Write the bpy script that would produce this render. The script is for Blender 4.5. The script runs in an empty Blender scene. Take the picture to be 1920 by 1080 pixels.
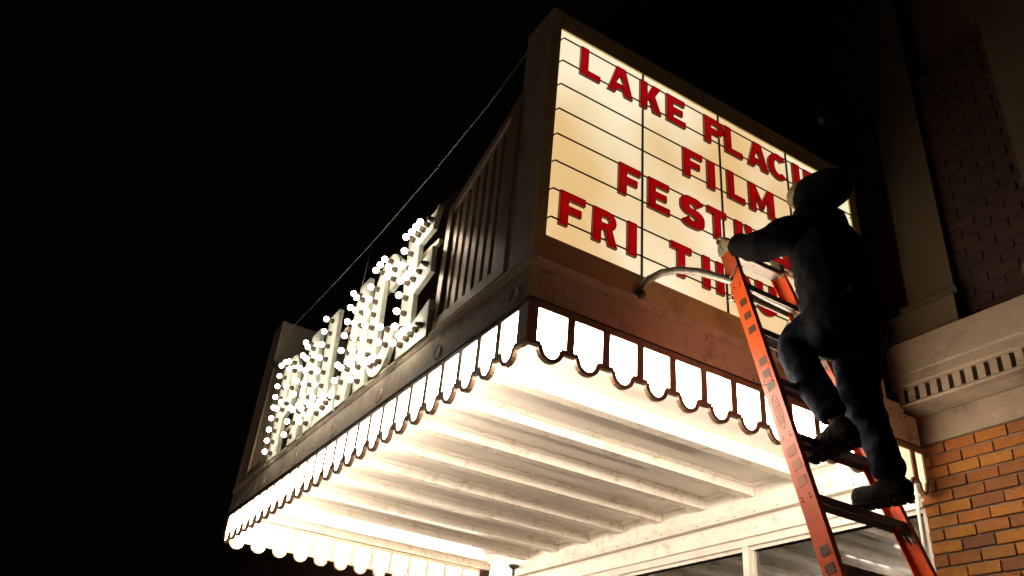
import bpy, math, random
from mathutils import Vector, Matrix
from mathutils.geometry import tessellate_polygon
random.seed(7)
C = bpy.context.scene
COL = C.collection
H = 1.6                                   # eye height: shapes below are measured from the eye level
# ------------------------------------------------------------------ camera, world, exposure
cam = bpy.data.cameras.new('camera'); camo = bpy.data.objects.new('camera', cam); COL.objects.link(camo)
cam.sensor_width = 36.0; cam.lens = 1562.49 / 1920 * 36; cam.clip_start = 0.05; cam.clip_end = 500
RR = Matrix(((0.52262, 0.84836, 0.08454), (-0.39716, 0.33, -0.85636), (-0.75441, 0.41398, 0.5094)))
B = Matrix(((RR[0][0], RR[0][1], RR[0][2]), (-RR[1][0], -RR[1][1], -RR[1][2]), (-RR[2][0], -RR[2][1], -RR[2][2]))).transposed()
camo.matrix_world = Matrix.Translation((0, 0, H)) @ B.to_4x4()
C.camera = camo
W = bpy.data.worlds.new('World'); C.world = W; W.use_nodes = True
wn = W.node_tree; bg = wn.nodes['Background']
bg.inputs[0].default_value = (0.5, 0.38, 0.3, 1); bg.inputs[1].default_value = 0.0014
C.view_settings.view_transform = 'Standard'; C.view_settings.look = 'None'
C.view_settings.exposure = 0.3; C.view_settings.gamma = 1.0; C.view_settings.use_curve_mapping = False
C.cycles.use_denoising = True; C.cycles.max_bounces = 8; C.cycles.diffuse_bounces = 5
C.cycles.sample_clamp_indirect = 6.0; C.cycles.use_light_tree = True
PANE_E = 36.0; PANE_IN = 30.0; BULB_E = 22.0; BOARD_E = 0.80
# ------------------------------------------------------------------ materials
M = {}
def mat(name, c1, c2=None, rough=0.6, scale=6.0, bump=0.0, bscale=60.0, metal=0.0, spec=0.5, coat=0.0, dirt=None, dscale=2.0, damt=0.5, rnd=None):
    m = bpy.data.materials.new(name); m.use_nodes = True; n = m.node_tree.nodes; l = m.node_tree.links
    p = n['Principled BSDF']; p.inputs['Roughness'].default_value = rough; p.inputs['Metallic'].default_value = metal
    p.inputs['Specular IOR Level'].default_value = spec; p.inputs['Coat Weight'].default_value = coat
    g = n.new('ShaderNodeNewGeometry')
    nz = n.new('ShaderNodeTexNoise'); nz.inputs['Scale'].default_value = scale; nz.inputs['Detail'].default_value = 6
    l.new(g.outputs['Position'], nz.inputs['Vector'])
    cr = n.new('ShaderNodeValToRGB'); cr.color_ramp.elements[0].position = 0.3; cr.color_ramp.elements[1].position = 0.7
    cr.color_ramp.elements[0].color = (*c1, 1); cr.color_ramp.elements[1].color = (*(c2 or c1), 1)
    l.new(nz.outputs['Fac'], cr.inputs['Fac']); out = cr.outputs['Color']
    if rnd:
        oi = n.new('ShaderNodeObjectInfo'); r = n.new('ShaderNodeValToRGB'); r.color_ramp.interpolation = 'LINEAR'
        while len(r.color_ramp.elements) < len(rnd): r.color_ramp.elements.new(0.5)
        for i, c in enumerate(rnd):
            r.color_ramp.elements[i].position = i / (len(rnd) - 1); r.color_ramp.elements[i].color = (*c, 1)
        l.new(oi.outputs['Random'], r.inputs['Fac'])
        mx = n.new('ShaderNodeMix'); mx.data_type = 'RGBA'; mx.blend_type = 'MULTIPLY'; mx.inputs[0].default_value = 1
        l.new(r.outputs['Color'], mx.inputs[6]); l.new(out, mx.inputs[7]); out = mx.outputs[2]
    if dirt:
        d = n.new('ShaderNodeTexNoise'); d.inputs['Scale'].default_value = dscale; d.inputs['Detail'].default_value = 9; d.inputs['Roughness'].default_value = 0.75
        l.new(g.outputs['Position'], d.inputs['Vector'])
        dr = n.new('ShaderNodeValToRGB'); dr.color_ramp.elements[0].position = 0.52; dr.color_ramp.elements[1].position = 0.75
        dr.color_ramp.elements[0].color = (0, 0, 0, 1); dr.color_ramp.elements[1].color = (damt, damt, damt, 1)
        l.new(d.outputs['Fac'], dr.inputs['Fac'])
        mx = n.new('ShaderNodeMix'); mx.data_type = 'RGBA'; l.new(dr.outputs['Color'], mx.inputs[0])
        l.new(out, mx.inputs[6]); mx.inputs[7].default_value = (*dirt, 1); out = mx.outputs[2]
    l.new(out, p.inputs['Base Color'])
    if bump:
        b = n.new('ShaderNodeBump'); b.inputs['Strength'].default_value = bump; b.inputs['Distance'].default_value = 0.01
        nb = n.new('ShaderNodeTexNoise'); nb.inputs['Scale'].default_value = bscale; nb.inputs['Detail'].default_value = 8
        l.new(g.outputs['Position'], nb.inputs['Vector']); l.new(nb.outputs['Fac'], b.inputs['Height']); l.new(b.outputs['Normal'], p.inputs['Normal'])
    M[name] = m; return m
def emis(name, col, strength, c2=None, scale=1.2, dirtcol=None, lo=0.35, hi=0.65, stretch=(1, 1, 1)):
    m = bpy.data.materials.new(name); m.use_nodes = True; n = m.node_tree.nodes; l = m.node_tree.links
    p = n['Principled BSDF']; p.inputs['Base Color'].default_value = (0.8, 0.75, 0.65, 1); p.inputs['Roughness'].default_value = 0.3
    p.inputs['Emission Strength'].default_value = strength
    if c2:
        g = n.new('ShaderNodeNewGeometry'); mp = n.new('ShaderNodeMapping'); mp.inputs['Scale'].default_value = stretch
        l.new(g.outputs['Position'], mp.inputs['Vector'])
        nz = n.new('ShaderNodeTexNoise'); nz.inputs['Scale'].default_value = scale; nz.inputs['Detail'].default_value = 2
        l.new(mp.outputs[0], nz.inputs['Vector'])
        cr = n.new('ShaderNodeValToRGB'); cr.color_ramp.elements[0].position = lo; cr.color_ramp.elements[1].position = hi
        cr.color_ramp.elements[0].color = (*c2, 1); cr.color_ramp.elements[1].color = (*col, 1)
        l.new(nz.outputs['Fac'], cr.inputs['Fac']); out = cr.outputs['Color']
        if dirtcol:
            d = n.new('ShaderNodeTexNoise'); d.inputs['Scale'].default_value = 9; d.inputs['Detail'].default_value = 10; d.inputs['Roughness'].default_value = 0.7
            l.new(g.outputs['Position'], d.inputs['Vector'])
            dr = n.new('ShaderNodeValToRGB'); dr.color_ramp.elements[0].position = 0.62; dr.color_ramp.elements[1].position = 0.78
            dr.color_ramp.elements[0].color = (0, 0, 0, 1); dr.color_ramp.elements[1].color = (.7, .7, .7, 1)
            l.new(d.outputs['Fac'], dr.inputs['Fac'])
            mx = n.new('ShaderNodeMix'); mx.data_type = 'RGBA'; l.new(dr.outputs['Color'], mx.inputs[0])
            l.new(out, mx.inputs[6]); mx.inputs[7].default_value = (*dirtcol, 1); out = mx.outputs[2]
        l.new(out, p.inputs['Emission Color'])
    else:
        p.inputs['Emission Color'].default_value = (*col, 1)
    M[name] = m; return m
mat('fascia_paint', (.88, .74, .55), (.78, .63, .48), rough=.8, scale=3, bump=.25, bscale=25, dirt=(.10, .05, .025), dscale=5, damt=.8)
mat('frame_paint', (.94, .76, .38), (.86, .66, .32), rough=.45, scale=4, bump=.15, bscale=30, dirt=(.15, .09, .03), dscale=3, damt=.6)
mat('box_side_paint', (.80, .62, .48), (.70, .53, .42), rough=.5, scale=4, bump=.15, dirt=(.06, .04, .03), dscale=4)
mat('fringe_metal', (.42, .27, .18), (.32, .20, .13), rough=.4, scale=20, bump=.2, dirt=(.06, .03, .015), dscale=25)
mat('cream_metal', (.80, .68, .52), (.72, .60, .45), rough=.35, scale=4)
mat('soffit_paint', (.76, .705, .64), (.66, .60, .545), rough=.35, scale=1.3, bump=.04, bscale=3, coat=.8, dirt=(.42, .33, .24), dscale=3, damt=.5)
mat('trim_paint', (.82, .76, .68), (.75, .69, .61), rough=.4, scale=5, bump=.1, bscale=40, dirt=(.36, .22, .08), dscale=9, damt=.9)
mat('window_paint', (.72, .67, .60), (.64, .59, .53), rough=.4, scale=6, dirt=(.3, .2, .1), dscale=14, damt=.35)
mat('wire_metal', (.03, .022, .012), rough=.5)
mat('louvre_metal', (.66, .49, .33), (.54, .40, .27), rough=.36, scale=10, metal=.25, dirt=(.1, .07, .04), dscale=8)
mat('plate_white', (.66, .66, .54), (.54, .54, .44), rough=.45, scale=8, bump=.1, dirt=(.16, .15, .07), dscale=16, damt=.75)
mat('socket_brown', (.05, .032, .016), rough=.6)
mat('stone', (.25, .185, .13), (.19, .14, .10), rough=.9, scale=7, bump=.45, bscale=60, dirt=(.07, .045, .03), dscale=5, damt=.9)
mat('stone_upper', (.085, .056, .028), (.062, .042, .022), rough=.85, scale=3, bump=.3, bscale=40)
mat('mortar', (.19, .15, .12), (.11, .085, .068), rough=.95, scale=30, bump=.7, bscale=150)
mat('brick_face', (1, 1, 1), (.70, .62, .55), rough=.8, scale=40, bump=.9, bscale=170,
    rnd=[(.27, .085, .004), (.35, .135, .005), (.17, .048, .005), (.38, .16, .007), (.11, .038, .012), (.33, .10, .004), (.20, .07, .010)])
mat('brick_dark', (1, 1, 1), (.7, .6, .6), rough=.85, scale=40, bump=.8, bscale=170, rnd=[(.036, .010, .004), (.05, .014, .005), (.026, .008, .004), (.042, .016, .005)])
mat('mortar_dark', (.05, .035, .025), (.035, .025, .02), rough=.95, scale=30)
mat('brick_plain', (.13, .06, .04), (.08, .04, .03), rough=.9, scale=12, bump=.5, bscale=60)
mat('dark_metal', (.03, .025, .02), rough=.5)
mat('orange_fibreglass', (.82, .105, .010), (.72, .082, .009), rough=.38, scale=18, bump=.12, bscale=90, dirt=(.22, .05, .02), dscale=12, damt=.55)
mat('grey_aluminium', (.28, .24, .21), (.20, .17, .15), rough=.42, scale=14, metal=.5, bump=.1)
mat('chrome', (.50, .46, .40), rough=.25, metal=.85)
mat('bar_paint', (.34, .31, .27), (.27, .245, .21), rough=.45, scale=20, bump=.1, metal=.3)
mat('cap_plastic', (.62, .56, .46), (.48, .42, .33), rough=.6, scale=40, bump=.3)
mat('sticker_brown', (.10, .034, .010), (.07, .024, .008), rough=.5, scale=30)
mat('logo_ink', (.30, .05, .02), rough=.5)
mat('black_cloth', (.005, .005, .006), (.003, .003, .004), rough=.95, scale=9, bump=.9, bscale=18, spec=.12)
mat('denim', (.012, .018, .036), (.007, .010, .020), rough=.95, scale=14, bump=.9, bscale=30, spec=.12)
mat('boot_leather', (.011, .009, .006), (.007, .005, .004), rough=.9, spec=.12, scale=20, bump=.6, bscale=70)
mat('skin', (.48, .27, .18), (.42, .22, .14), rough=.55, scale=12)
mat('wool_cap', (.42, .38, .22), (.34, .30, .17), rough=.95, scale=60, bump=.6, bscale=150)
mat('hair', (.05, .03, .02), rough=.9)
mat('asphalt', (.055, .053, .05), (.04, .038, .036), rough=.9, scale=20, bump=.5, bscale=120)
mat('paving', (.55, .50, .44), (.48, .44, .38), rough=.85, scale=5, bump=.3, bscale=80)
mat('roofing', (.03, .03, .03), rough=.9)
mat('cable_steel', (.45, .42, .36), rough=.5, metal=.3)
m = mat('dark_glass', (.012, .010, .008), rough=.02, spec=.9); m.node_tree.nodes['Principled BSDF'].inputs['Roughness'].default_value = .03; m.node_tree.nodes['Principled BSDF'].inputs['IOR'].default_value = 1.8
emis('lit_pane', (1, .87, .70), PANE_E, (1, .83, .62), 3)
emis('lit_pane_inner', (1, .86, .69), PANE_IN)
emis('lit_bulb', (1, .90, .74), BULB_E)
emis('lit_board', (1.0, .87, .60), BOARD_E, (.80, .53, .23), 1.15, (.55, .33, .13), .33, .60, (1, 1, .8))
def trans(name, col, tcol, rough):
    m = bpy.data.materials.new(name); m.use_nodes = True; n = m.node_tree.nodes; l = m.node_tree.links
    p = n['Principled BSDF']; p.inputs['Base Color'].default_value = (*col, 1); p.inputs['Roughness'].default_value = rough
    t = n.new('ShaderNodeBsdfTranslucent'); t.inputs['Color'].default_value = (*tcol, 1)
    a = n.new('ShaderNodeAddShader'); l.new(p.outputs[0], a.inputs[0]); l.new(t.outputs[0], a.inputs[1])
    l.new(a.outputs[0], n['Material Output'].inputs['Surface']); M[name] = m
trans('red_acrylic', (.13, .003, .004), (.44, .004, .009), .2)
trans('red_rim', (.06, .002, .002), (.10, .002, .002), .25)
# ------------------------------------------------------------------ object helpers
WL = {}
def tag(o, label=None, cat=None, group=None, kind=None):
    if label: o['label'] = label
    if cat: o['category'] = cat
    if group: o['group'] = group
    if kind: o['kind'] = kind
    return o
def thing(name, label, cat, loc, group=None):
    o = bpy.data.objects.new(name, None); COL.objects.link(o); o.empty_display_size = .1
    w = Vector(loc) + Vector((0, 0, H)); o.location = w; WL[o.name] = w
    return tag(o, label, cat, group)
def obj(name, mesh, m, parent=None, loc=(0, 0, 0), rot=None):
    o = bpy.data.objects.new(name, mesh); COL.objects.link(o)
    w = Vector(loc) + Vector((0, 0, H)); WL[o.name] = w
    if parent is not None:
        o.parent = parent; o.location = w - WL[parent.name]
    else: o.location = w
    if rot: o.rotation_euler = rot
    if m is not None and len(mesh.materials) == 0:
        for k in (m if isinstance(m, (list, tuple)) else [m]): mesh.materials.append(M[k])
    return o
class MB:
    def __init__(s): s.v = []; s.f = []; s.m = []; s.mi = 0
    def add(s, vs, fs):
        b = len(s.v); s.v += [tuple(v) for v in vs]; s.f += [tuple(b + i for i in f) for f in fs]; s.m += [s.mi] * len(fs)
        return s
    def box(s, x0, x1, y0, y1, z0, z1):
        return s.add([(x, y, z) for z in (z0, z1) for y in (y0, y1) for x in (x0, x1)],
                     [(0, 2, 3, 1), (4, 5, 7, 6), (0, 1, 5, 4), (2, 6, 7, 3), (0, 4, 6, 2), (1, 3, 7, 5)])
    def hexa(s, a, b):           # two quads (4 pts each, same order) joined to a solid
        return s.add(list(a) + list(b), [(3, 2, 1, 0), (4, 5, 6, 7), (0, 1, 5, 4), (1, 2, 6, 5), (2, 3, 7, 6), (3, 0, 4, 7)])
    def bbox(s, x0, x1, y0, y1, z0, z1, b=.004):
        return s.rings([[(x0 + b, y0 + b, z0), (x1 - b, y0 + b, z0), (x1 - b, y1 - b, z0), (x0 + b, y1 - b, z0)],
                        [(x0, y0, z0 + b), (x1, y0, z0 + b), (x1, y1, z0 + b), (x0, y1, z0 + b)],
                        [(x0, y0, z1 - b), (x1, y0, z1 - b), (x1, y1, z1 - b), (x0, y1, z1 - b)],
                        [(x0 + b, y0 + b, z1), (x1 - b, y0 + b, z1), (x1 - b, y1 - b, z1), (x0 + b, y1 - b, z1)]])
    def rings(s, R, cap=True):
        n = len(R[0]); vs = [p for r in R for p in r]; fs = []
        for k in range(len(R) - 1):
            for i in range(n):
                j = (i + 1) % n; fs.append((k * n + i, k * n + j, (k + 1) * n + j, (k + 1) * n + i))
        if cap: fs.append(tuple(range(n - 1, -1, -1))); fs.append(tuple((len(R) - 1) * n + i for i in range(n)))
        return s.add(vs, fs)
    def tube(s, pts, r, n=10, flat=1.0):
        P = [Vector(p) for p in pts]; R = []
        up = Vector((0, 0, 1))
        for i, p in enumerate(P):
            t = (P[min(i + 1, len(P) - 1)] - P[max(i - 1, 0)]).normalized()
            a = t.cross(up)
            if a.length < .05: a = t.cross(Vector((1, 0, 0)))
            a.normalize(); b = t.cross(a).normalized(); rr = r[i] if isinstance(r, (list, tuple)) else r
            R.append([p + a * (rr * math.cos(2 * math.pi * k / n)) + b * (rr * flat * math.sin(2 * math.pi * k / n)) for k in range(n)])
        return s.rings([[tuple(q) for q in r_] for r_ in R])
    def ball(s, c, r, n=12, k=8, sz=1.0):
        R = [[(c[0] + r * math.sin(math.pi * j / k) * math.cos(2 * math.pi * i / n), c[1] + r * math.sin(math.pi * j / k) * math.sin(2 * math.pi * i / n),
               c[2] + r * sz * math.cos(math.pi * j / k)) for i in range(n)] for j in range(1, k)]
        return s.rings(R)
    def mesh(s, name, smooth=False):
        me = bpy.data.meshes.new(name); me.from_pydata(s.v, [], s.f)
        if any(s.m): me.polygons.foreach_set('material_index', s.m)
        if smooth: me.polygons.foreach_set('use_smooth', [True] * len(s.f))
        me.update(); return me
    def plate(s, contours, d0, d1, axes, mids=None):
        """solid between depth d0 and d1 of a flat outline with holes; axes maps (u, v, d) to xyz"""
        fl = [p for c in contours for p in c]
        tri = tessellate_polygon([[Vector((p[0], p[1], 0)) for p in c] for c in contours])
        s.add([axes(u, v, d0) for u, v in fl], [tuple(t) for t in tri]); s.add([axes(u, v, d1) for u, v in fl], [tuple(reversed(t)) for t in tri])
        for c in contours:
            n = len(c); s.add([axes(u, v, d0) for u, v in c] + [axes(u, v, d1) for u, v in c], [(i, (i + 1) % n, n + (i + 1) % n, n + i) for i in range(n)])
        return s
def shell(mb, contours, d0, d1, axes):
    fl = [p for c in contours for p in c]
    tri = tessellate_polygon([[Vector((p[0], p[1], 0)) for p in c] for c in contours])
    mb.add([axes(u, v, d1) for u, v in fl], [tuple(reversed(t)) for t in tri])
    for c in contours:
        n = len(c); mb.mi = 1; mb.add([axes(u, v, d0) for u, v in c] + [axes(u, v, d1) for u, v in c], [(i, (i + 1) % n, n + (i + 1) % n, n + i) for i in range(n)]); mb.mi = 0
    return mb
def fixn(me):
    import bmesh
    b = bmesh.new(); b.from_mesh(me); bmesh.ops.remove_doubles(b, verts=b.verts, dist=1e-5)
    bmesh.ops.recalc_face_normals(b, faces=b.faces); b.to_mesh(me); b.free(); return me
def box(name, m, parent, x0, x1, y0, y1, z0, z1, bev=0.0):
    me = (MB().bbox(x0, x1, y0, y1, z0, z1, bev) if bev else MB().box(x0, x1, y0, y1, z0, z1)).mesh(name)
    return obj(name, fixn(me), m, parent)
def arc(cx, cy, rx, ry, a0, a1, n):
    return [(cx + rx * math.cos(math.radians(a0 + (a1 - a0) * i / n)), cy + ry * math.sin(math.radians(a0 + (a1 - a0) * i / n))) for i in range(n + 1)]
# ------------------------------------------------------------------ ground
GZ = -1.6
tag(box('road', 'asphalt', None, -120, 120, -90, -1.0, GZ - .45, GZ - .15), kind='structure')
tag(box('pavement', 'paving', None, -60, 60, -.85, 5.6, GZ - .4, GZ), kind='structure')
tag(box('kerb', 'stone', None, -60, 60, -1.0, -.855, GZ - .4, GZ - .003, .01), kind='structure')
tag(box('ground', 'asphalt', None, -150, 150, -100, 100, GZ - .9, GZ - .47), kind='structure')
# ------------------------------------------------------------------ the theatre building
bl = thing('theatre_building', 'brick theatre front with stone cornice, pilasters and shop windows', 'building', (-5, 6, GZ))
YW = 4.867
brk = fixn(MB().bbox(-.098, .098, -.03, .03, -.0325, .0325, .004).mesh('brick'))
half = fixn(MB().bbox(-.0465, .0465, -.03, .03, -.0325, .0325, .004).mesh('brick'))
CH = .0770; BLN = .206
brk2 = brk.copy(); half2 = half.copy(); brk2.name = half2.name = 'brick'
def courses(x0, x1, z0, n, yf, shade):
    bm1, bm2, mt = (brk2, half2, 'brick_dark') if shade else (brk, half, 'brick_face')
    for r in range(n):
        z = z0 - CH * (r + .5); x = x0 + (BLN / 2 if r % 2 else 0)
        if r % 2:
            o = obj('brick', bm2, mt, bl, (x0 + .0485, yf + .03 + random.uniform(-.002, .002), z))
        while x + BLN * .6 < x1:
            o = obj('brick', bm1, mt, bl, (x + BLN / 2 - .0015, yf + .03 + random.uniform(-.003, .003), z + random.uniform(-.0015, .0015)))
            o.rotation_euler = (random.uniform(-.008, .008), random.uniform(-.006, .006), 0)
            x += BLN
ZB = 2.112
courses(-3.172, -1.55, ZB, 16, YW, 0)
box('pier_core', 'mortar', bl, -3.160, -.2, YW + .016, YW + .9, GZ, ZB)
box('brick_wall_below', 'brick_plain', bl, -1.55, 12, YW + .002, YW + .9, GZ, ZB - .002)
box('brick_pier_base', 'brick_plain', bl, -3.168, -1.55, YW + .002, YW + .3, GZ, ZB - 16 * CH - .005)
# brick behind the upper storey, seen between the pilasters
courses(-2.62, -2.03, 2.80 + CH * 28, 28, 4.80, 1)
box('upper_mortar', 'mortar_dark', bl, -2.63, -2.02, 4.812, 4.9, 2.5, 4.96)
box('upper_wall', 'brick_plain', bl, -14, 12, 4.905, 5.8, 2.3, 9.0)
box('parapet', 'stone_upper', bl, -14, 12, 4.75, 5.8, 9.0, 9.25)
# cornice with dentil slots
def prof(name, pts, m, x0, x1, parent):
    mb = MB(); mb.plate([pts], x0, x1, lambda u, v, d: (d, u, v)); return obj(name, fixn(mb.mesh(name)), m, parent)
CX0, CX1 = -3.128, 8.0
for k in range(10):
    a = CX0 + 1.12 * k
    prof('cornice_block', [(4.65, 2.752), (4.905, 2.775), (4.905, 2.432), (4.668, 2.432), (4.668, 2.445), (4.655, 2.455), (4.66, 2.52), (4.652, 2.53)], 'stone', a, a + 1.115, bl)
sl = MB().box(-.0245, .0245, 4.662, 4.905, 2.336, 2.4315)
den = fixn(sl.mesh('dentil'))
for k in range(60):
    obj('dentil', den, 'stone', bl, (-3.075 + .0792 * k, 0, 0))
box('dentil_backing', 'stone', bl, CX0, CX1, 4.72, 4.905, 2.3355, 2.431)
prof('cornice_lip', [(4.662, 2.335), (4.905, 2.335), (4.905, 2.305), (4.84, 2.30), (4.80, 2.308), (4.74, 2.318), (4.672, 2.314), (4.655, 2.322)], 'stone', CX0, CX1, bl)
for k in range(9):
    a = -3.155 + 1.3 * k
    box('frieze_block', 'stone', bl, a, a + 1.296, 4.852 + random.uniform(0, .002), 4.905, ZB + .001, 2.300, .003)
# pilasters
for x0, x1 in ((-2.96, -2.622), (-2.04, -1.66), (-.2, .2), (1.6, 2.0)):
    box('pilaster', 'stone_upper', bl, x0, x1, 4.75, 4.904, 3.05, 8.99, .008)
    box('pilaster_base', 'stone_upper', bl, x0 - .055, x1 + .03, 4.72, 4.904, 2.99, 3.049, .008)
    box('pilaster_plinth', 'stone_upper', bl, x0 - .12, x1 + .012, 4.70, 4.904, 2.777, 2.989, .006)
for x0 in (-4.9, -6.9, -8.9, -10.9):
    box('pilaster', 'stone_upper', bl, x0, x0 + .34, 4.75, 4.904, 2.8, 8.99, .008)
# shopfront below the canopy
WX0, WX1 = -8.46, -3.19
box('lintel_board', 'trim_paint', bl, WX0, WX1, 4.872, 5.0, 1.797, 1.913, .003)
box('lintel_backing', 'window_paint', bl, WX0, WX1, 4.90, 5.05, 1.70, 2.25)
box('window_head', 'window_paint', bl, WX0, WX1, 4.874, 4.99, 1.728, 1.772, .003)
edges = [WX0, -7.965, -6.345, -4.735, WX1 + .03]
for i in range(4):
    a, b = edges[i], edges[i + 1]
    o = box('window', 'window_paint', bl, a + .055, b - .055, 4.905, 4.96, 1.700, 1.7265)
    box('window_bead', 'window_paint', o, a + .03, a + .056, 4.905, 4.95, -.2, 1.7265)
    box('window_bead', 'window_paint', o, b - .056, b - .03, 4.905, 4.95, -.2, 1.7265)
    g = box('glass', 'dark_glass', o, a + .04, b - .04, 4.935, 4.941, -.2, 1.70)
for x in edges[1:4]:
    box('mullion', 'window_paint', bl, x - .029, x + .029, 4.876, 4.99, -.2, 1.7275, .003)
box('window_sill', 'window_paint', bl, WX0, WX1, 4.85, 5.05, -.28, -.2, .004)
box('bulkhead', 'brick_plain', bl, WX0, WX1, 4.88, 5.05, GZ, -.28)
box('shop_interior', 'roofing', bl, WX0, WX1, 5.6, 5.8, GZ, 2.25)
o = obj('conduit', MB().tube([(-3.205, 4.845, 1.99), (-3.205, 4.845, 1.0), (-3.205, 4.845, GZ)], .011).mesh('conduit', True), 'trim_paint', bl)
# left pier and neighbour wall
for r in range(12):
    for k in range(3):
        obj('brick', brk, 'brick_face', bl, (-8.46 - .103 - k * BLN - (.103 if r % 2 else 0), YW + .03, 2.04 - CH * (r + .5)))
box('pier_core', 'mortar', bl, -9.3, -8.465, YW + .012, YW + .9, GZ, 2.045)
box('side_wall', 'brick_plain', bl, -24, -9.3, YW + .05, YW + .9, GZ, 9)
# ------------------------------------------------------------------ marquee canopy
mq = thing('marquee_canopy', 'projecting theatre canopy with glowing scalloped light fringe and ribbed white soffit', 'marquee', (-5.9, 3.3, 1.8))
XR, XL, YF, YB = -3.10, -8.76, 1.804, 4.85
ZS = 2.347
def fascia_run(name, p0, p1, axis):
    pass
# cap moulding (slanted) and flat fascia boards, each butted at the corners
def board(name, m, pts, x0, x1, yz):
    mb = MB(); mb.plate([pts], x0, x1, yz); return obj(name, fixn(mb.mesh(name)), m, mq)
side = lambda u, v, d: (XR + u, d, v)
front = lambda u, v, d: (d, YF - u, v)
far = lambda u, v, d: (XL - u, d, v)
capp = [(.0, 2.344), (.012, 2.344), (.014, 2.330), (-.001, 2.292), (-.02, 2.292), (-.02, 2.344)]
board('fascia_cap', 'fascia_paint', capp, YF + .021, 4.70, side)
board('fascia_cap', 'fascia_paint', capp, XL + .001, XR + .011, front)
board('fascia_cap', 'fascia_paint', capp, YF + .021, 4.70, far)
fap = [(-.004, 2.291), (-.004, 2.092), (-.03, 2.092), (-.03, 2.291)]
board('fascia_board', 'fascia_paint', fap, YF + .031, 4.83, side)
board('fascia_board', 'fascia_paint', fap, XL + .004, XR - .004, front)
board('fascia_board', 'fascia_paint', fap, YF + .031, 4.83, far)
bead = [(.004, 2.0915), (.004, 2.0835), (-.028, 2.0835), (-.028, 2.0915)]
board('drip_bead', 'dark_metal', bead, YF + .031, 4.83, side)
board('drip_bead', 'dark_metal', bead, XL + .004, XR + .003, front)
# rosettes
ros = MB().rings([[( .006 if j == 1 else (.003 if j else 0), r * math.cos(t * math.pi / 8), r * math.sin(t * math.pi / 8)) for t in range(16)] for j, r in enumerate((.048, .044, .03))])
rosm = fixn(ros.mesh('rosette'))
for y in (2.043, 2.875, 3.707, 4.53): obj('rosette', rosm, 'fascia_paint', mq, (XR - .0045, y, 2.173))
rosf = fixn(MB().rings([[(r * math.cos(t * math.pi / 8), -(.006 if j == 1 else (.003 if j else 0)), r * math.sin(t * math.pi / 8)) for t in range(16)] for j, r in enumerate((.048, .044, .03))]).mesh('rosette'))
for k in range(7): obj('rosette', rosf, 'fascia_paint', mq, (-3.262 - .872 * k, YF + .0045, 2.168))
for y in (2.62, 3.62): box('seam_strip', 'fascia_paint', mq, XR - .0035, XR - .0015, y, y + .03, 2.094, 2.289)
for x in (-4.7, -6.3, -7.9): box('seam_strip', 'fascia_paint', mq, x, x + .03, YF + .0015, YF + .0035, 2.094, 2.289)
scr = MB().ball((0, 0, 0), .005, 8, 5).mesh('screw', True)
for k in range(9):
    for zz in (2.112, 2.272): obj('screw', scr, 'dark_metal', mq, (XR - .003, 1.93 + .35 * k + random.uniform(-.02, .02), zz))
# scallop cells
def cell_contours(p, w):
    c = p / 2; t0, t1, sh = 2.083, 2.045, 1.862
    ri = w * .285; ro = ri + .024
    outer = [(0, t0), (0, 1.838), (c - ro - .002, 1.838)] + arc(c, 1.838, ro, .070, 180, 360, 10) + [(p, 1.838), (p, t0)]
    inner = [(c - w / 2, t1), (c - w / 2, sh), (c - ri - .010, sh), (c - ri - .010, sh - .016)] + arc(c, 1.848, ri, .060, 180, 360, 10)[0:] + [(c + ri + .010, sh - .016), (c + ri + .010, sh), (c + w / 2, sh), (c + w / 2, t1)]
    return outer, inner
def cell_mesh(p, w, axes):
    o_, i_ = cell_contours(p, w); mb = MB()
    mb.plate([o_, i_], 0, -.024, axes); mb.mi = 1; mb.plate([o_, i_], -.0242, -.030, axes)
    return fixn(mb.mesh('scallop_frame'))
def pane_mesh(p, w, axes):
    o_, i_ = cell_contours(p, w); c = p / 2
    q = [(c + (u - c) * 1.02, v + (.002 if v > 1.95 else -.002)) for u, v in i_]
    mb = MB(); mb.plate([q], -.012, -.0155, axes); mb.mi = 1; mb.plate([q], -.0160, -.0195, axes)
    me = fixn(mb.mesh('pane')); me.materials.append(M['lit_pane']); me.materials.append(M['lit_pane_inner']); return me
emis('dim_pane', (1, .80, .50), 1.3, (.9, .62, .32), 12)
PS = .2225; WS = .176; PF = .2115; WF = .166
sa = lambda u, v, d: (d, u, v); fa = lambda u, v, d: (u, -d, v); ra = lambda u, v, d: (-d, u, v)
cs, ps_ = cell_mesh(PS, WS, sa), pane_mesh(PS, WS, sa)
cf, pf_ = cell_mesh(PF, WF, fa), pane_mesh(PF, WF, fa)
cr_, pr_ = cell_mesh(PS, WS, ra), pane_mesh(PS, WS, ra)
psd = ps_.copy(); psd.name = 'pane'; psd.materials[0] = M['dim_pane']
for k in range(13):
    y = 1.8427 + PS * k
    obj('scallop_frame', cs, ['fringe_metal', 'cream_metal'], mq, (XR, y, 0)); obj('pane', ps_ if k < 12 else psd, 'lit_pane', mq, (XR, y, 0))
    obj('scallop_frame', cr_, ['fringe_metal', 'cream_metal'], mq, (XL, y, 0)); obj('pane', pr_, 'lit_pane', mq, (XL, y, 0))
cs2, ps2 = cell_mesh(.112, .078, sa), pane_mesh(.112, .078, sa)
obj('scallop_frame', cs2, ['fringe_metal', 'cream_metal'], mq, (XR, 1.8427 + 13 * PS, 0)); ps2.materials[0] = M['dim_pane']; ps2.materials[1] = M['dim_pane']; obj('pane', ps2, 'lit_pane', mq, (XR, 1.8427 + 13 * PS, 0))
NF = 26; XF0 = -3.1713 - PF * NF
for k in range(NF):
    x = XF0 + PF * k
    obj('scallop_frame', cf, ['fringe_metal', 'cream_metal'], mq, (x, YF, 0)); obj('pane', pf_, 'lit_pane', mq, (x, YF, 0))
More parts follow.
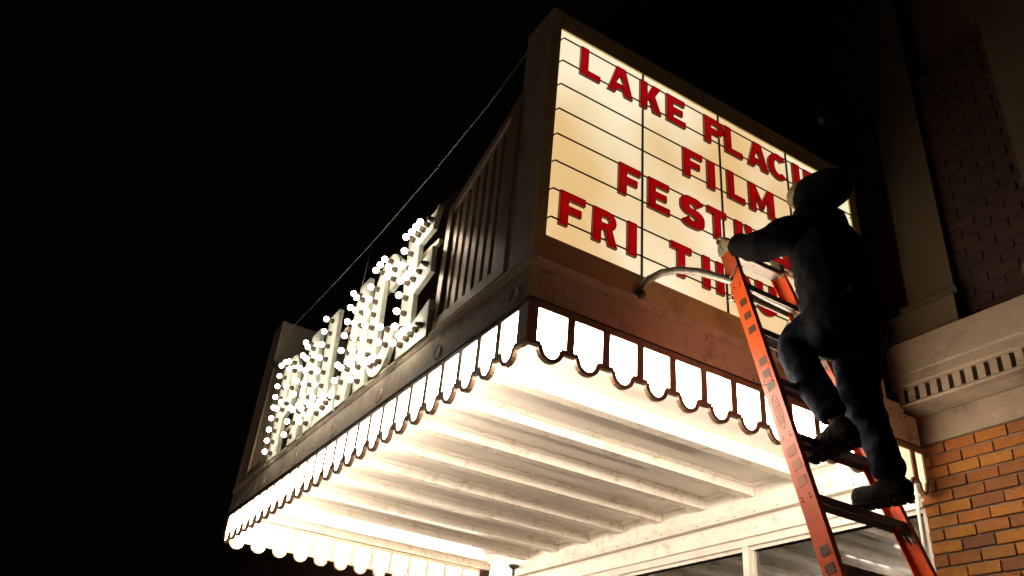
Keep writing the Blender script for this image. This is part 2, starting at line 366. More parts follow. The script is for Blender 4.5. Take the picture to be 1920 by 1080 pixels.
box('corner_post', 'fringe_metal', mq, -3.1708, XR + .001, YF - .001, 1.8422, 1.838, 2.083, .003)
box('corner_post', 'fringe_metal', mq, XL - .001, XF0 - .0005, YF - .001, 1.8422, 1.838, 2.083, .003)
# soffit: ribs, panels and edge trims
RB = [-4.11 - .5475 * k for k in range(9)]
ZR, ZP = 2.085, 2.172
ribm = MB(); ribm.box(-.0, .088, 1.86, 4.84, ZR, ZP + .02)
ribm.box(.0885, .108, 1.86, 4.84, ZP - .022, ZP + .02); ribm.box(.1085, .120, 1.86, 4.84, ZP - .010, ZP + .02)
ribm = fixn(ribm.mesh('soffit_rib'))
for x in RB[:8]: obj('soffit_rib', ribm, 'trim_paint', mq, (x, 0, 0))
prev = XR - .055
xs = [XR - .055] + RB[:8] + [XL + .055]
for i in range(len(xs) - 1):
    x1 = xs[i]; x0 = xs[i + 1] + (.121 if i < 8 else 0)
    for j, (a, b) in enumerate(((1.86, 3.39), (3.3905, 4.84))):
        mb = MB(); s_ = random.uniform(-.003, .003)
        n = 6; R = []
        vs = []; fs = []
        for iy in range(n + 1):
            for ix in range(n + 1):
                u = ix / n; v = iy / n
                vs.append((x0 + (x1 - x0) * u, a + (b - a) * v, ZP + .0030 * math.sin(math.pi * u) * math.sin(2.1 * (a + (b - a) * v) + i * 1.7)))
        for iy in range(n):
            for ix in range(n): q = iy * (n + 1) + ix; fs.append((q, q + n + 1, q + n + 2, q + 1))
        mb.add(vs, fs); obj('soffit_panel', mb.mesh('soffit_panel', True), 'soffit_paint', mq)
    box('cove_strip', 'trim_paint', mq, x0, x1 - .002, 4.80, 4.845, ZP - .02, ZP + .01, .004)
box('edge_trim', 'trim_paint', mq, XL + .052, XR - .052, YF + .032, 1.859, 2.0925, ZP + .02)
box('edge_trim', 'trim_paint', mq, XR - .0545, XR - .032, 1.8595, 4.845, 2.0925, ZP + .02)
box('edge_trim', 'trim_paint', mq, XL + .032, XL + .0545, 1.8595, 4.845, 2.0925, ZP + .02)
box('canopy_roof', 'roofing', mq, XL + .021, XR - .021, YF + .022, 4.64, 2.30, 2.343)
box('canopy_deck', 'roofing', mq, XL + .031, XR - .031, YF + .033, 4.845, 2.20, 2.29)
# wall beam below the soffit
box('wall_beam', 'trim_paint', mq, XL + .06, XR - .06, 4.846, 4.90, 1.996, ZP + .02, .003)
box('nailing_board', 'window_paint', mq, XL + .06, XR - .075, 4.832, 4.90, 1.944, 1.994, .003)
for x in (-3.95, -4.9, -5.05, -6.02, -7.1): box('joint_strip', 'trim_paint', mq, x, x + .004, 4.8435, 4.846, 1.999, 2.08)
nail = MB().ball((0, 0, 0), .006, 8, 5).mesh('nail')
for k in range(22): obj('nail', nail, 'dark_metal', mq, (-3.45 - .22 * k + random.uniform(-.03, .03), 4.831, 1.965 + random.uniform(-.006, .006)))
# ------------------------------------------------------------------ letter boards (sign boxes)
def sign_box(xo, sgn, label, nm):
    """xo outer face, sgn +1 faces +X"""
    sb = thing('letter_board', label, 'sign', (xo - sgn * .15, 3.1, ZS))
    X = lambda d: xo - sgn * d
    def bx(name, m, d0, d1, y0, y1, z0, z1, bev=0):
        a, b = sorted((X(d0), X(d1))); return box(name, m, sb, a, b, y0, y1, z0, z1, bev)
    zt = 4.19
    bx('frame_rail', 'frame_paint', .0, .03, YF, 4.545, ZS, 2.487)
    bx('frame_rail', 'frame_paint', .0, .03, YF, 4.545, 4.04, zt)
    bx('frame_stile', 'frame_paint', .0, .03, YF, 1.872, 2.4875, 4.0395)
    bx('frame_stile', 'frame_paint', .0, .03, 4.464, 4.545, 2.4875, 4.0395)
    bx('box_front', 'box_side_paint', .0305, .30, YF + .001, YF + .03, ZS, zt - .001)
    bx('box_back', 'box_side_paint', .0305, .30, 4.51, 4.54, ZS, zt - .001)
    bx('box_top', 'box_side_paint', .0305, .30, YF + .031, 4.509, zt - .03, zt - .001)
    bx('box_rear', 'cream_metal' if sgn < 0 else 'box_side_paint', .28, .30, YF + .031, 4.509, ZS, zt - .031)
    bx('box_base', 'box_side_paint', .0305, .279, YF + .031, 4.509, ZS, ZS + .02)
    ys = [1.872, 2.520, 3.173, 3.820, 4.464]
    for i in range(4):
        bx('light_panel', 'lit_board', .012, .016, ys[i] + .001, ys[i + 1] - .001, 2.4875, 4.0395)
    for y in ys[1:4]: bx('divider', 'wire_metal', .0025, .0115, y - .006, y + .006, 2.489, 4.038)
    for z in (3.945, 3.756, 3.564, 3.369, 3.179, 2.983, 2.789, 2.599):
        mb = MB(); a = X(-.020); pts = []
        mb.tube([(X(.010), 1.876, z + .004), (a, 1.882, z), (a, 3.2, z), (a, 4.452, z), (X(.010), 4.46, z + .004)], .0052, 6)
        obj('letter_rail', mb.mesh('letter_rail', True), 'wire_metal', sb)
    return sb
sign_box(XR, 1, 'lit changeable letter board facing the ladder, with red letters on cream panels', 'r')
sign_box(XL, -1, 'far letter board at the left end of the canopy, seen from behind', 'l')
# red changeable letters
def glyph(ch, w, h=1.0):
    t = min(.058, w * .42); s = .048
    if ch == 'L': return [[(0, 0), (w, 0), (w, s), (t, s), (t, h), (0, h)]]
    if ch == 'I': return [[(0, 0), (w, 0), (w, h), (0, h)]]
    if ch == 'E': return [[(0, 0), (w, 0), (w, s), (t, s), (t, h / 2 - s / 2), (w * .86, h / 2 - s / 2), (w * .86, h / 2 + s / 2), (t, h / 2 + s / 2), (t, h - s), (w * .97, h - s), (w * .97, h), (0, h)]]
    if ch == 'F': return [[(0, 0), (t, 0), (t, h * .40), (w * .86, h * .40), (w * .86, h * .40 + s), (t, h * .40 + s), (t, h - s), (w, h - s), (w, h), (0, h)]]
    if ch == 'T': return [[(w / 2 - t / 2, 0), (w / 2 + t / 2, 0), (w / 2 + t / 2, h - s), (w, h - s), (w, h), (0, h), (0, h - s), (w / 2 - t / 2, h - s)]]
    if ch == 'H': return [[(0, 0), (t, 0), (t, h / 2 - s / 2), (w - t, h / 2 - s / 2), (w - t, 0), (w, 0), (w, h), (w - t, h), (w - t, h / 2 + s / 2), (t, h / 2 + s / 2), (t, h), (0, h)]]
    if ch == 'A':
        a = t * 1.06; c = w / 2
        return [[(0, 0), (a, 0), (a + .018, h * .2), (w - a - .018, h * .2), (w - a, 0), (w, 0), (c + t * .58, h), (c - t * .58, h)],
                [(c - .033, h * .2 + .038), (c + .033, h * .2 + .038), (c, h * .2 + .115)]]
    if ch == 'V':
        c = w / 2; return [[(c - t * .55, 0), (c + t * .55, 0), (w, h), (w - t, h), (c, h * .32), (t, h), (0, h)]]
    if ch == 'K': return [[(0, 0), (t, 0), (t, h * .30), (t + .022, h * .42), (w - t * 1.15, 0), (w, 0), (t + .062, h * .60), (w * .97, h), (w * .97 - t * 1.15, h), (t, h * .56), (t, h), (0, h)]]
    if ch == 'M': return [[(0, 0), (t, 0), (t, h * .62), (w / 2 - .004, h * .12), (w / 2 + .004, h * .12), (w - t, h * .62), (w - t, 0), (w, 0), (w, h), (w - t * .95, h), (w / 2, h * .48), (t * .95, h), (0, h)]]
    if ch == 'P':
        r = h * .30
        return [[(0, 0), (t, 0), (t, h - 2 * r)] + arc(w - r, h - r, r, r, -90, 90, 10) + [(0, h)],
                [(t, h - 2 * r + s)] + arc(w - r, h - r, r - s, r - s, -90, 90, 8) + [(t, h - s)]]
    if ch == 'R':
        r = h * .29
        return [[(0, 0), (t, 0), (t, h - 2 * r), (w * .48, h - 2 * r), (w - t * 1.05, 0), (w, 0), (w * .78, h - 2 * r + .012)] + arc(w * .94 - r, h - r, r, r, -60, 90, 9) + [(0, h)],
                [(t, h - 2 * r + s * .9)] + arc(w * .94 - r, h - r, r - s, r - s * .95, -90, 90, 8) + [(t, h - s)]]
    if ch == 'D':
        return [[(0, 0)] + arc(w * .42, h / 2, w * .58, h / 2, -90, 90, 14) + [(0, h)], [(t, s)] + arc(w * .42, h / 2, w * .58 - t, h / 2 - s, -90, 90, 12) + [(t, h - s)]]
    if ch == 'U':
        return [[(0, h)] + arc(w / 2, h * .36, w / 2, h * .36, 180, 360, 14) + [(w, h), (w - t, h)] + arc(w / 2, h * .36, w / 2 - t, h * .36 - s, 360, 180, 12) + [(t, h)]]
    if ch == 'C':
        return [arc(w * .5, h / 2, w * .5, h / 2, 42, 318, 20) + arc(w * .5, h / 2, w * .5 - t, h / 2 - s, 312, 48, 18)]
    if ch == 'S':
        r_ = (h - s) / 4; rx = w / 2 - t / 2
        cl = arc(w / 2, h - s / 2 - r_, rx, r_, 20, 270, 16)[:-1] + arc(w / 2, s / 2 + r_, rx, r_, 90, -160, 16)
        P = [Vector(p) for p in cl]; A_, B_ = [], []
        for i, p in enumerate(P):
            d = (P[min(i + 1, len(P) - 1)] - P[max(i - 1, 0)]).normalized(); nrm = Vector((-d.y, d.x)); k = t * .46 * abs(nrm.x) + s * .5 * abs(nrm.y)
            A_.append(tuple(p + nrm * k)); B_.append(tuple(p - nrm * k))
        return [A_ + B_[::-1]]
rows = [(3.703, [('L', 1.997, 2.148, 'first letter of the top line, at its left end'), ('A', 2.205, 2.401, 'in the top line between L and K'), ('K', 2.459, 2.631, 'in the top line, across the first divider'),
                 ('E', 2.674, 2.833, 'ending the first word of the top line'), ('P', 2.996, 3.172, 'starting the second word of the top line'), ('L', 3.178, 3.335, 'in the top line between P and A'),
                 ('A', 3.382, 3.577, 'in the top line between L and C'), ('C', 3.580, 3.775, 'in the top line, nearest left of the third divider'), ('I', 3.822, 3.888, 'in the top line beside the hooded head'), ('D', 3.94, 4.12, 'at the right end of the top line, mostly behind the hood')]),
        (3.320, [('F', 2.805, 2.966, 'first letter of the second line'), ('I', 3.005, 3.070, 'second letter of the second line'), ('L', 3.178, 3.328, 'third letter of the second line'), ('M', 3.370, 3.598, 'ending the second line')]),
        (2.945, [('F', 2.307, 2.466, 'first letter of the third line'), ('E', 2.523, 2.689, 'second letter of the third line'), ('S', 2.775, 2.964, 'third letter of the third line'), ('T', 2.990, 3.150, 'in the third line just above the gripping hand'),
                 ('I', 3.222, 3.287, 'in the third line, its top showing above the sleeve'), ('V', 3.305, 3.49, 'in the third line, its tip showing below the sleeve'), ('A', 3.53, 3.72, 'near the end of the third line behind the jacket'), ('L', 3.77, 3.92, 'ending the third line behind the jacket')]),
        (2.555, [('F', 1.918, 2.085, 'first letter of the bottom line, at its left end'), ('R', 2.137, 2.308, 'second letter of the bottom line'), ('I', 2.378, 2.443, 'third letter of the bottom line, left of the first divider'), ('T', 2.690, 2.849, 'in the bottom line above the curved tube'),
                 ('H', 2.935, 3.103, 'in the bottom line crossed by the curved tube'), ('R', 3.170, 3.335, 'in the bottom line behind the near ladder rail'), ('U', 3.370, 3.545, 'at the end of the bottom line, seen between the ladder rails')])]
for z, row in rows:
    for ch, y0, y1, wh in row:
        zz = z + random.uniform(-.004, .004)
        mb = shell(MB(), glyph(ch, y1 - y0, .225), .0, .019, lambda u, v, d: (d, u, v))
        me = mb.mesh('sign_letter')
        o = obj('sign_letter', me, ['red_acrylic', 'red_rim'], None, (XR + .027, y0, zz), (random.uniform(-.008, .008), 0, 0))
        tag(o, 'red plastic letter %s %s' % (ch, wh), 'sign letter', 'red changeable letters on the lit board')
# ------------------------------------------------------------------ slatted wing panels beside the boards
def wing(xa, xb, za, zb, label):
    """vertical slats in a frame whose top slopes from za at xa down to zb at xb"""
    s = 1 if xb > xa else -1
    w = thing('slatted_panel', label, 'panel', ((xa + xb) / 2, 1.85, ZS), 'slatted wing panels at the ends of the sign front')
    top = lambda x: za + (zb - za) * (x - xa) / (xb - xa)
    fw = .06 * s; y0, y1 = 1.80, 1.87
    def q(name, x0, x1, z00, z01, z10, z11, ya, yb, m='louvre_metal'):
        mb = MB(); mb.hexa([(x0, ya, z00), (x1, ya, z10), (x1, ya, z11), (x0, ya, z01)], [(x0, yb, z00), (x1, yb, z10), (x1, yb, z11), (x0, yb, z01)])
        return obj(name, fixn(mb.mesh(name)), m, w)
    q('frame_stile', xa, xa + fw * 1.6, ZS + .02, top(xa), ZS + .02, top(xa + fw * 1.6), y0, y1)
    q('frame_stile', xb - fw, xb, ZS + .02, top(xb - fw), ZS + .02, top(xb), y0, y1)
    q('frame_rail', xa + fw * 1.61, xb - fw * 1.01, ZS + .02, ZS + .09, ZS + .02, ZS + .09, y0 + .002, y1 - .002)
    q('frame_rail', xa + fw * 1.61, xb - fw * 1.01, top(xa + fw * 1.61) - .07, top(xa + fw * 1.61) - .003, top(xb - fw) - .07, top(xb - fw) - .003, y0 + .002, y1 - .002)
    n = 7; L = (xb - fw) - (xa + fw * 1.6)
    for k in range(n):
        c = xa + fw * 1.6 + L * (k + .5) / n; a, b = sorted((c - abs(L) / n * .27, c + abs(L) / n * .27))
        q('slat', a, b, ZS + .091, top(a) - .075, ZS + .091, top(b) - .075, y0 + .018, y0 + .068)
    q('slat_backing', xa + fw * 1.61, xb - fw * 1.01, ZS + .091, top(xa + fw * 1.61) - .08, ZS + .091, top(xb - fw) - .08, y1 + .004, y1 + .012, 'box_side_paint')
wing(-3.401, -4.265, 3.70, 3.285, 'slatted metal panel between the near letter board and the letter E')
wing(-8.455, -7.63, 3.70, 3.30, 'slatted metal panel at the far left end behind the letter P')
# ------------------------------------------------------------------ bulb letters
bulbm = MB().ball((0, -.066, 0), .0225, 16, 12).mesh('light_bulb', True)
sockm = fixn(MB().rings([[(r * math.cos(2 * math.pi * i / 10), y, r * math.sin(2 * math.pi * i / 10)) for i in range(10)] for y, r in ((0, .021), (-.022, .020), (-.034, .013), (-.048, .012))]).mesh('socket'))
TILT = .045
def bulb_letter(ch, x0, x1, contours, strokes, label):
    w = x1 - x0; z0, z1 = 2.335, 3.30
    L = thing('bulb_letter', label, 'sign letter', ((x0 + x1) / 2, 1.80, z0), 'white bulb-studded letters along the canopy front')
    ax = lambda u, v, d: (x0 + u * w, 1.78 - TILT * v + d, z0 + v * (z1 - z0))
    mb = MB(); mb.plate(contours, 0, .035, ax); obj('letter_plate', fixn(mb.mesh('letter_plate')), 'plate_white', L)
    for vv in (.22, .74):
        p = ax(.4, vv, .036); box('bracket', 'louvre_metal', L, x0 + .05, x1 - .03, p[1] + .001, p[1] + .03, p[2], p[2] + .035)
    for (u0, v0, u1, v1, n) in strokes:
        for i in range(n):
            t = i / (n - 1) if n > 1 else 0
            p = ax(u0 + (u1 - u0) * t, v0 + (v1 - v0) * t, 0)
            obj('socket', sockm, 'socket_brown', L, p)
            if ch == 'E' and n in (3, 4) and i == n - 1: continue
            obj('light_bulb', bulbm, 'lit_bulb', L, p, (random.uniform(-.035, .035), 0, random.uniform(-.035, .035)))
Ec = [[(0, 0), (1, 0), (1, .27), (.42, .17), (.42, .43), (.93, .50), (.93, .70), (.42, .62), (.42, .83), (.86, .86), (.97, .98), (1, 1.03), (.9, 1.0), (.62, .985), (0, .985)]]
bulb_letter('E', -4.755, -4.295, Ec, [(.21, .07, .21, .92, 8), (.42, .08, .85, .10, 4), (.42, .54, .80, .58, 3), (.42, .91, .85, .93, 4)], 'nearest bulb letter, an E with flared arms, beside the slatted panel')
Cc = [arc(.5, .5, .5, .52, 38, 322, 26) + [(.98, .27), (.60, .30)] + arc(.5, .5, .12, .33, 290, 70, 14) + [(.60, .70), (.98, .72)]]
Cc = [[(1, .70), (.99, .86)] + arc(.5, .72, .48, .28, 20, 160, 10) + [(0, .6), (0, .4)] + arc(.5, .28, .48, .28, 200, 345, 10) + [(1, .30), (.66, .36), (.62, .24)] + arc(.5, .22, .12, .06, 330, 210, 4) + [(.38, .4), (.38, .6)] + arc(.5, .78, .12, .06, 150, 30, 4) + [(.64, .66)]]
bulb_letter('C', -5.33, -4.84, Cc, [(.18, .22, .18, .78, 6), (.30, .90, .62, .92, 3), (.82, .80, .82, .72, 2), (.36, .10, .66, .08, 3), (.82, .18, .82, .30, 2)], 'rounded bulb letter C between the letters A and E')
Ac = [[(0, 0), (.37, 0), (.42, .17), (.60, .17), (.64, 0), (1, 0), (.70, 1), (.36, 1)], [(.46, .34), (.58, .34), (.52, .66)]]
Ast = [(.17, .06, .44, .90, 8), (.83, .06, .58, .82, 7), (.40, .25, .62, .25, 2)]
bulb_letter('A', -5.88, -5.29, Ac, Ast, 'bulb letter A fourth from the left, where the hanger wire ends')
Lc = [[(0, 0), (1, 0), (1, .30), (.56, .17), (.56, 1), (0, 1)]]
bulb_letter('L', -6.36, -5.92, Lc, [(.27, .07, .27, .93, 8), (.56, .08, .88, .12, 3)], 'bulb letter L with a clear tall stem, third from the left')
bulb_letter('A', -7.01, -6.39, Ac, Ast, 'bulb letter A second from the left, between P and L')
Pc = [[(0, 0), (.52, 0), (.52, .36)] + arc(.55, .68, .45, .32, -90, 90, 10) + [(0, 1)], [(.50, .55)] + arc(.52, .68, .12, .13, -90, 90, 6) + [(.50, .81)]]
bulb_letter('P', -7.58, -7.05, Pc, [(.25, .05, .25, .93, 9), (.50, .92, .74, .88, 2), (.84, .78, .86, .60, 2), (.70, .47, .50, .44, 2)], 'leftmost bulb letter, the P in front of the far slatted panel')
# cable
mb = MB(); mb.tube([(-3.42, 1.83, 4.10), (-3.9, 1.81, 3.96), (-4.7, 1.80, 3.87), (-5.80, 1.795, 3.83), (-6.9, 1.80, 3.86), (-7.9, 1.81, 3.92), (-8.46, 1.83, 4.02)], .0045, 6)
cb = thing('support_cable', 'thin steel cable strung above the bulb letters with one hanger wire', 'cable', (-5.8, 1.8, 3.83))
obj('cable', mb.mesh('cable', True), 'cable_steel', cb)
obj('hanger', MB().tube([(-5.80, 1.795, 3.828), (-5.72, 1.76, 3.31)], .0032, 6).mesh('hanger', True), 'cable_steel', cb)
# ------------------------------------------------------------------ small wall fittings
t = thing('capped_pipe', 'short grey pipe with a dark round cap by the far brick pier', 'pipe', (-8.05, 4.78, 1.2))
obj('pipe', MB().tube([(-8.05, 4.78, .6), (-8.05, 4.78, 2.0)], .016, 10).mesh('pipe', True), 'grey_aluminium', t)
obj('pipe_cap', fixn(MB().rings([[(-8.05 + r * math.cos(a * .523), 4.78 + r * math.sin(a * .523), z) for a in range(12)] for r, z in ((.02, 2.0), (.06, 2.025), (.055, 2.045), (.01, 2.055))]).mesh('pipe_cap')), 'dark_metal', t)
t = thing('wall_lamp', 'unlit round lamp on a thin arm high on the dark wall behind the board', 'lamp', (-3.64, 4.85, 4.96))
obj('arm', MB().tube([(-3.64, 4.9, 4.99), (-3.62, 4.6, 4.99), (-3.36, 4.55, 4.9)], .01, 8).mesh('arm', True), 'grey_aluminium', t)
obj('lamp_shade', fixn(MB().rings([[(-3.27 + x, 4.55 + r * math.cos(a * .449), 4.87 + r * math.sin(a * .449)) for a in range(14)] for r, x in ((.03, -.09), (.10, 0), (.11, .05), (.02, .06))]).mesh('lamp_shade')), 'grey_aluminium', t)
# ------------------------------------------------------------------ ladder
ld = thing('ladder', 'orange fibreglass ladder leaning at the letter board under the climber', 'ladder', (-1.6, 3.1, GZ))
D = Vector((-.257, 0, .966)); N = Vector((.966, 0, .257))
def lc(z): return (-1.972 - .257 * z) / .966
def rail(name, yfun, sgn):
    """C channel: web at yfun(z), flanges turned towards sgn*y"""
    hw = .0425; th = .004; fl = .032; R = []
    for z in (GZ + .02, .5, 2.575):
        c = Vector((lc(z), yfun(z), z)); y = Vector((0, sgn, 0))
        prof_ = [(-hw, 0), (hw, 0), (hw, fl), (hw - th, fl), (hw - th, th), (-hw + th, th), (-hw + th, fl), (-hw, fl)]
        R.append([tuple(c + N * a + y * b) for a, b in prof_])
    return obj(name, fixn(MB().rings(R).mesh(name)), 'orange_fibreglass', ld)
yl = lambda z: 2.79
yr = lambda z: 3.455 - .155 * (z - .9)
r1 = rail('rail', yl, 1); r2 = rail('rail', yr, -1)
def along(z, a, y): return Vector((lc(z), y, z)) + N * a
# rail end caps
for yf, sg in ((yl, 1), (yr, -1)):
    mb = MB(); c = Vector((lc(2.575), yf(2.575), 2.575)); y = Vector((0, sg, 0)); R = []
    for k, (dz, s_) in enumerate(((-.012, 1.0), (.035, 1.02), (.062, .82), (.074, .5))):
        R.append([tuple(c + D * dz + N * (a * .047 * s_) + y * b) for a, b in ((-1, -.006), (1, -.006), (1, .038), (-1, .038))])
    o = obj('rail_cap', fixn(mb.rings(R).mesh('rail_cap')), 'cap_plastic', ld)
    for a, dz in ((-.012, .02), (.018, .034), (-.02, .045)):
        p = c + D * dz + N * a - y * .0055
        h_ = obj('cap_hole', MB().ball((0, 0, 0), .0055, 8, 6).mesh('cap_hole'), 'dark_metal', o, tuple(p))
rivm = MB().ball((0, 0, 0), .0032, 8, 5).mesh('rivet', True)
for k in range(13):
    z = 2.334 - .296 * k
    if z < GZ + .1: break
    x = lc(z); ya, yb = 2.795, yr(z) - .005
    mb = MB()
    mb.box(x - .040, x + .040, ya, yb, z - .003, z); mb.box(x + .0375, x + .0405, ya, yb, z - .034, z - .0032)
    mb.box(x - .0405, x - .0375, ya, yb, z - .034, z - .0032)
    for r in range(5): mb.box(x - .034 + r * .016, x - .030 + r * .016, ya + .002, yb - .002, z + .0002, z + .0025)
    st = obj('step', fixn(mb.mesh('step')), 'grey_aluminium', ld)
    for yy, s_ in ((ya, 1), (yb, -1)):
        bm_ = MB(); bm_.hexa([(x + .030, yy + s_ * .001, z - .10), (x + .034, yy + s_ * .001, z - .10), (x + .034, yy + s_ * .075, z - .035), (x + .030, yy + s_ * .075, z - .035)],
                             [(x + .030, yy + s_ * .001, z - .085), (x + .034, yy + s_ * .001, z - .085), (x + .034, yy + s_ * .060, z - .035), (x + .030, yy + s_ * .060, z - .035)])
        obj('step_brace', fixn(bm_.mesh('step_brace')), 'dark_metal', st)
    for a in (-.022, .020):
        for b in (-.008, -.024):
            p = along(z + b, a, 2.7875); obj('rivet', rivm, 'sticker_brown', st, tuple(p))
    gp = MB(); yy = yb - .0005
    gp.hexa([tuple(along(z - .02, -.035, yy)), tuple(along(z - .02, .036, yy)), tuple(along(z - .11, .036, yy)), tuple(along(z - .03, -.035, yy))],
            [tuple(along(z - .02, -.035, yy - .003)), tuple(along(z - .02, .036, yy - .003)), tuple(along(z - .11, .036, yy - .003)), tuple(along(z - .03, -.035, yy - .003))])
    obj('gusset', fixn(gp.mesh('gusset')), 'grey_aluminium', st)
z = 2.585; box('top_crossbar', 'grey_aluminium', ld, lc(z) - .04, lc(z) + .04, 2.80, yr(z) - .006, z - .032, z, .004)
# curved stand-off bar
sb = MB(); sb.tube([(-3.095, 2.495, 2.36), (-3.085, 2.50, 2.40), (-3.055, 2.525, 2.445), (-3.0, 2.571, 2.48), (-2.93, 2.63, 2.488), (-2.85, 2.70, 2.466), (-2.77, 2.765, 2.42), (-2.70, 2.80, 2.375), (-2.665, 2.87, 2.35), (-2.66, 3.0, 2.335), (-2.665, 3.18, 2.335), (-2.71, 3.28, 2.36), (-2.80, 3.37, 2.40), (-2.95, 3.47, 2.40), (-3.05, 3.53, 2.36), (-3.09, 3.56, 2.34)], .021, 12)
so = obj('standoff_bar', sb.mesh('standoff_bar', True), 'bar_paint', ld)
for p in ((-3.088, 2.497, 2.352), (-3.083, 3.557, 2.335)):
    obj('rubber_tip', MB().ball(p, .03, 10, 8).mesh('rubber_tip', True), 'dark_metal', so)
# wire tie, clip
mb = MB(); c0 = along(2.385, -.046, 2.784); c1 = along(2.43, .046, 2.784)
mb.tube([tuple(c0), tuple((c0 + c1) / 2 + Vector((0, -.002, -.012))), tuple(c1), tuple(c1 + Vector((0.0, .04, 0))), ], .0045, 6)
obj('wire_tie', mb.mesh('wire_tie', True), 'cable_steel', ld)
mb = MB(); mb.tube([tuple(along(2.27, -.05, 2.80)), tuple(along(2.285, -.075, 2.79)), tuple(along(2.31, -.06, 2.80)), tuple(along(2.30, -.035, 2.81))], .006, 6)
obj('clip', mb.mesh('clip', True), 'chrome', ld)
for z in (.7, -1.5): pass
for yy in (2.80, yr(GZ) - .02):
    mb = MB(); x = lc(GZ); mb.bbox(x - .06, x + .05, yy - .02, yy + .03, GZ, GZ + .06, .006); obj('foot', fixn(mb.mesh('foot')), 'dark_metal', ld)
# flat prints on the near rail web: warning squares and the oval maker's mark
def decal(z, a, hw, hh, m='sticker_brown', label=None):
    c = along(z, a, 2.7882); vs = [tuple(c + N * (sx * hw) + D * (sz * hh)) for sx, sz in ((-1, -1), (1, -1), (1, 1), (-1, 1))]
    vs += [(v[0], 2.7896, v[2]) for v in vs]
    mb = MB(); mb.add(vs, [(0, 1, 2, 3), (7, 6, 5, 4), (0, 4, 5, 1), (1, 5, 6, 2), (2, 6, 7, 3), (3, 7, 4, 0)]); obj('sticker', fixn(mb.mesh('sticker')), m, ld)
for z in (2.205, 2.118, 2.030, 1.835, 1.765, 1.695, .905, .832): decal(z, .004, .021, .021)
mat('sticker_faded', (.60, .16, .07), (.52, .12, .05), rough=.5, scale=40)
for z in (1.355, 1.285, 1.21): decal(z, .003, .022, .024, 'sticker_faded')
mb = MB(); c = along(1.555, 0, 0)
ov = [(.021 * math.cos(t * math.pi / 16), .095 * math.sin(t * math.pi / 16)) for t in range(32)]; ov2 = [(a * .86, b * .95) for a, b in ov]
def rax(u, v, d): p = Vector((c.x, 2.7893 - d, c.z)) + N * u + D * v; return tuple(p)
mb.plate([ov, ov2], 0, .001, rax); ovo = obj('logo_oval', fixn(mb.mesh('logo_oval')), 'logo_ink', ld)
tc = bpy.data.curves.new('logo_text', 'FONT'); tc.body = 'WERNER'; tc.size = .034; tc.align_x = 'CENTER'; tc.align_y = 'CENTER'; tc.extrude = .0004
to = bpy.data.objects.new('logo_text', tc); COL.objects.link(to)
bpy.context.view_layer.update()
tm = bpy.data.meshes.new_from_object(to.evaluated_get(bpy.context.evaluated_depsgraph_get())); bpy.data.objects.remove(to)
# text runs down the rail: local x -> -D, local y -> N
for v in tm.vertices:
    q = Vector((c.x, 2.7889 - v.co.z, c.z)) + (-D) * v.co.x + N * v.co.y; v.co = q
tm.name = 'logo_text'; tm.materials.clear(); obj('logo_text', tm, 'logo_ink', ld)
# ------------------------------------------------------------------ person
def skin(name, nodes, links, m, parent, sub=2, rough=0.0, rscale=14):
    me = bpy.data.meshes.new(name); me.from_pydata([n[:3] for n in nodes], [(a, b) for a, b in links], [])
    o = bpy.data.objects.new(name, me); COL.objects.link(o)
    sk = o.modifiers.new('s', 'SKIN'); sk.use_smooth_shade = True; sk.branch_smoothing = .3
    for i, n in enumerate(nodes):
        r = n[3]; me.skin_vertices[0].data[i].radius = (r, r) if not isinstance(r, tuple) else r
    me.skin_vertices[0].data[0].use_root = True
    s2 = o.modifiers.new('u', 'SUBSURF'); s2.levels = sub; s2.render_levels = sub
    bpy.context.view_layer.update()
    nm = bpy.data.meshes.new_from_object(o.evaluated_get(bpy.context.evaluated_depsgraph_get())); bpy.data.objects.remove(o)
    nm.name = name
    if rough:
        from mathutils import noise
        nm.update(); nr = [v.normal.copy() for v in nm.vertices]
        for v, k in zip(nm.vertices, nr):
            p = v.co * rscale; d = noise.noise(p) + .5 * noise.noise(p * Vector((1, 1, 2.6)) + Vector((7, 3, 1)))
            v.co = v.co + k * (d * rough)
    nm.polygons.foreach_set('use_smooth', [True] * len(nm.polygons)); nm.materials.clear()
    return obj(name, nm, m, parent)
pe = thing('person', 'person in black hooded jacket and dark jeans climbing the orange ladder', 'person', (-2.25, 3.1, 1.18))
pel = (-2.26, 3.10, 2.10)
# one continuous body under the clothes
body = [(*pel, .09), (-2.29, 3.10, 2.32, .09), (-2.32, 3.10, 2.50, .10), (-2.36, 3.10, 2.665, .05), (-2.395, 3.10, 2.76, .055), (-2.415, 3.10, 2.84, .078), (-2.42, 3.10, 2.90, .066),
        (-2.34, 2.95, 2.575, .05), (-2.47, 2.83, 2.50, .038), (-2.68, 2.80, 2.595, .028), (-2.34, 3.25, 2.575, .05), (-2.46, 3.29, 2.50, .035), (-2.62, 3.24, 2.52, .028),
        (-2.19, 3.01, 2.06, .075), (-2.53, 2.99, 1.99, .05), (-2.315, 2.99, 1.52, .03), (-2.21, 3.19, 2.05, .075), (-2.31, 3.21, 1.72, .05), (-2.235, 3.20, 1.28, .034)]
bl_ = [(0, 1), (1, 2), (2, 3), (3, 4), (4, 5), (5, 6), (2, 7), (7, 8), (8, 9), (2, 10), (10, 11), (11, 12), (0, 13), (13, 14), (14, 15), (0, 16), (16, 17), (17, 18)]
skin('body', body, bl_, 'skin', pe)
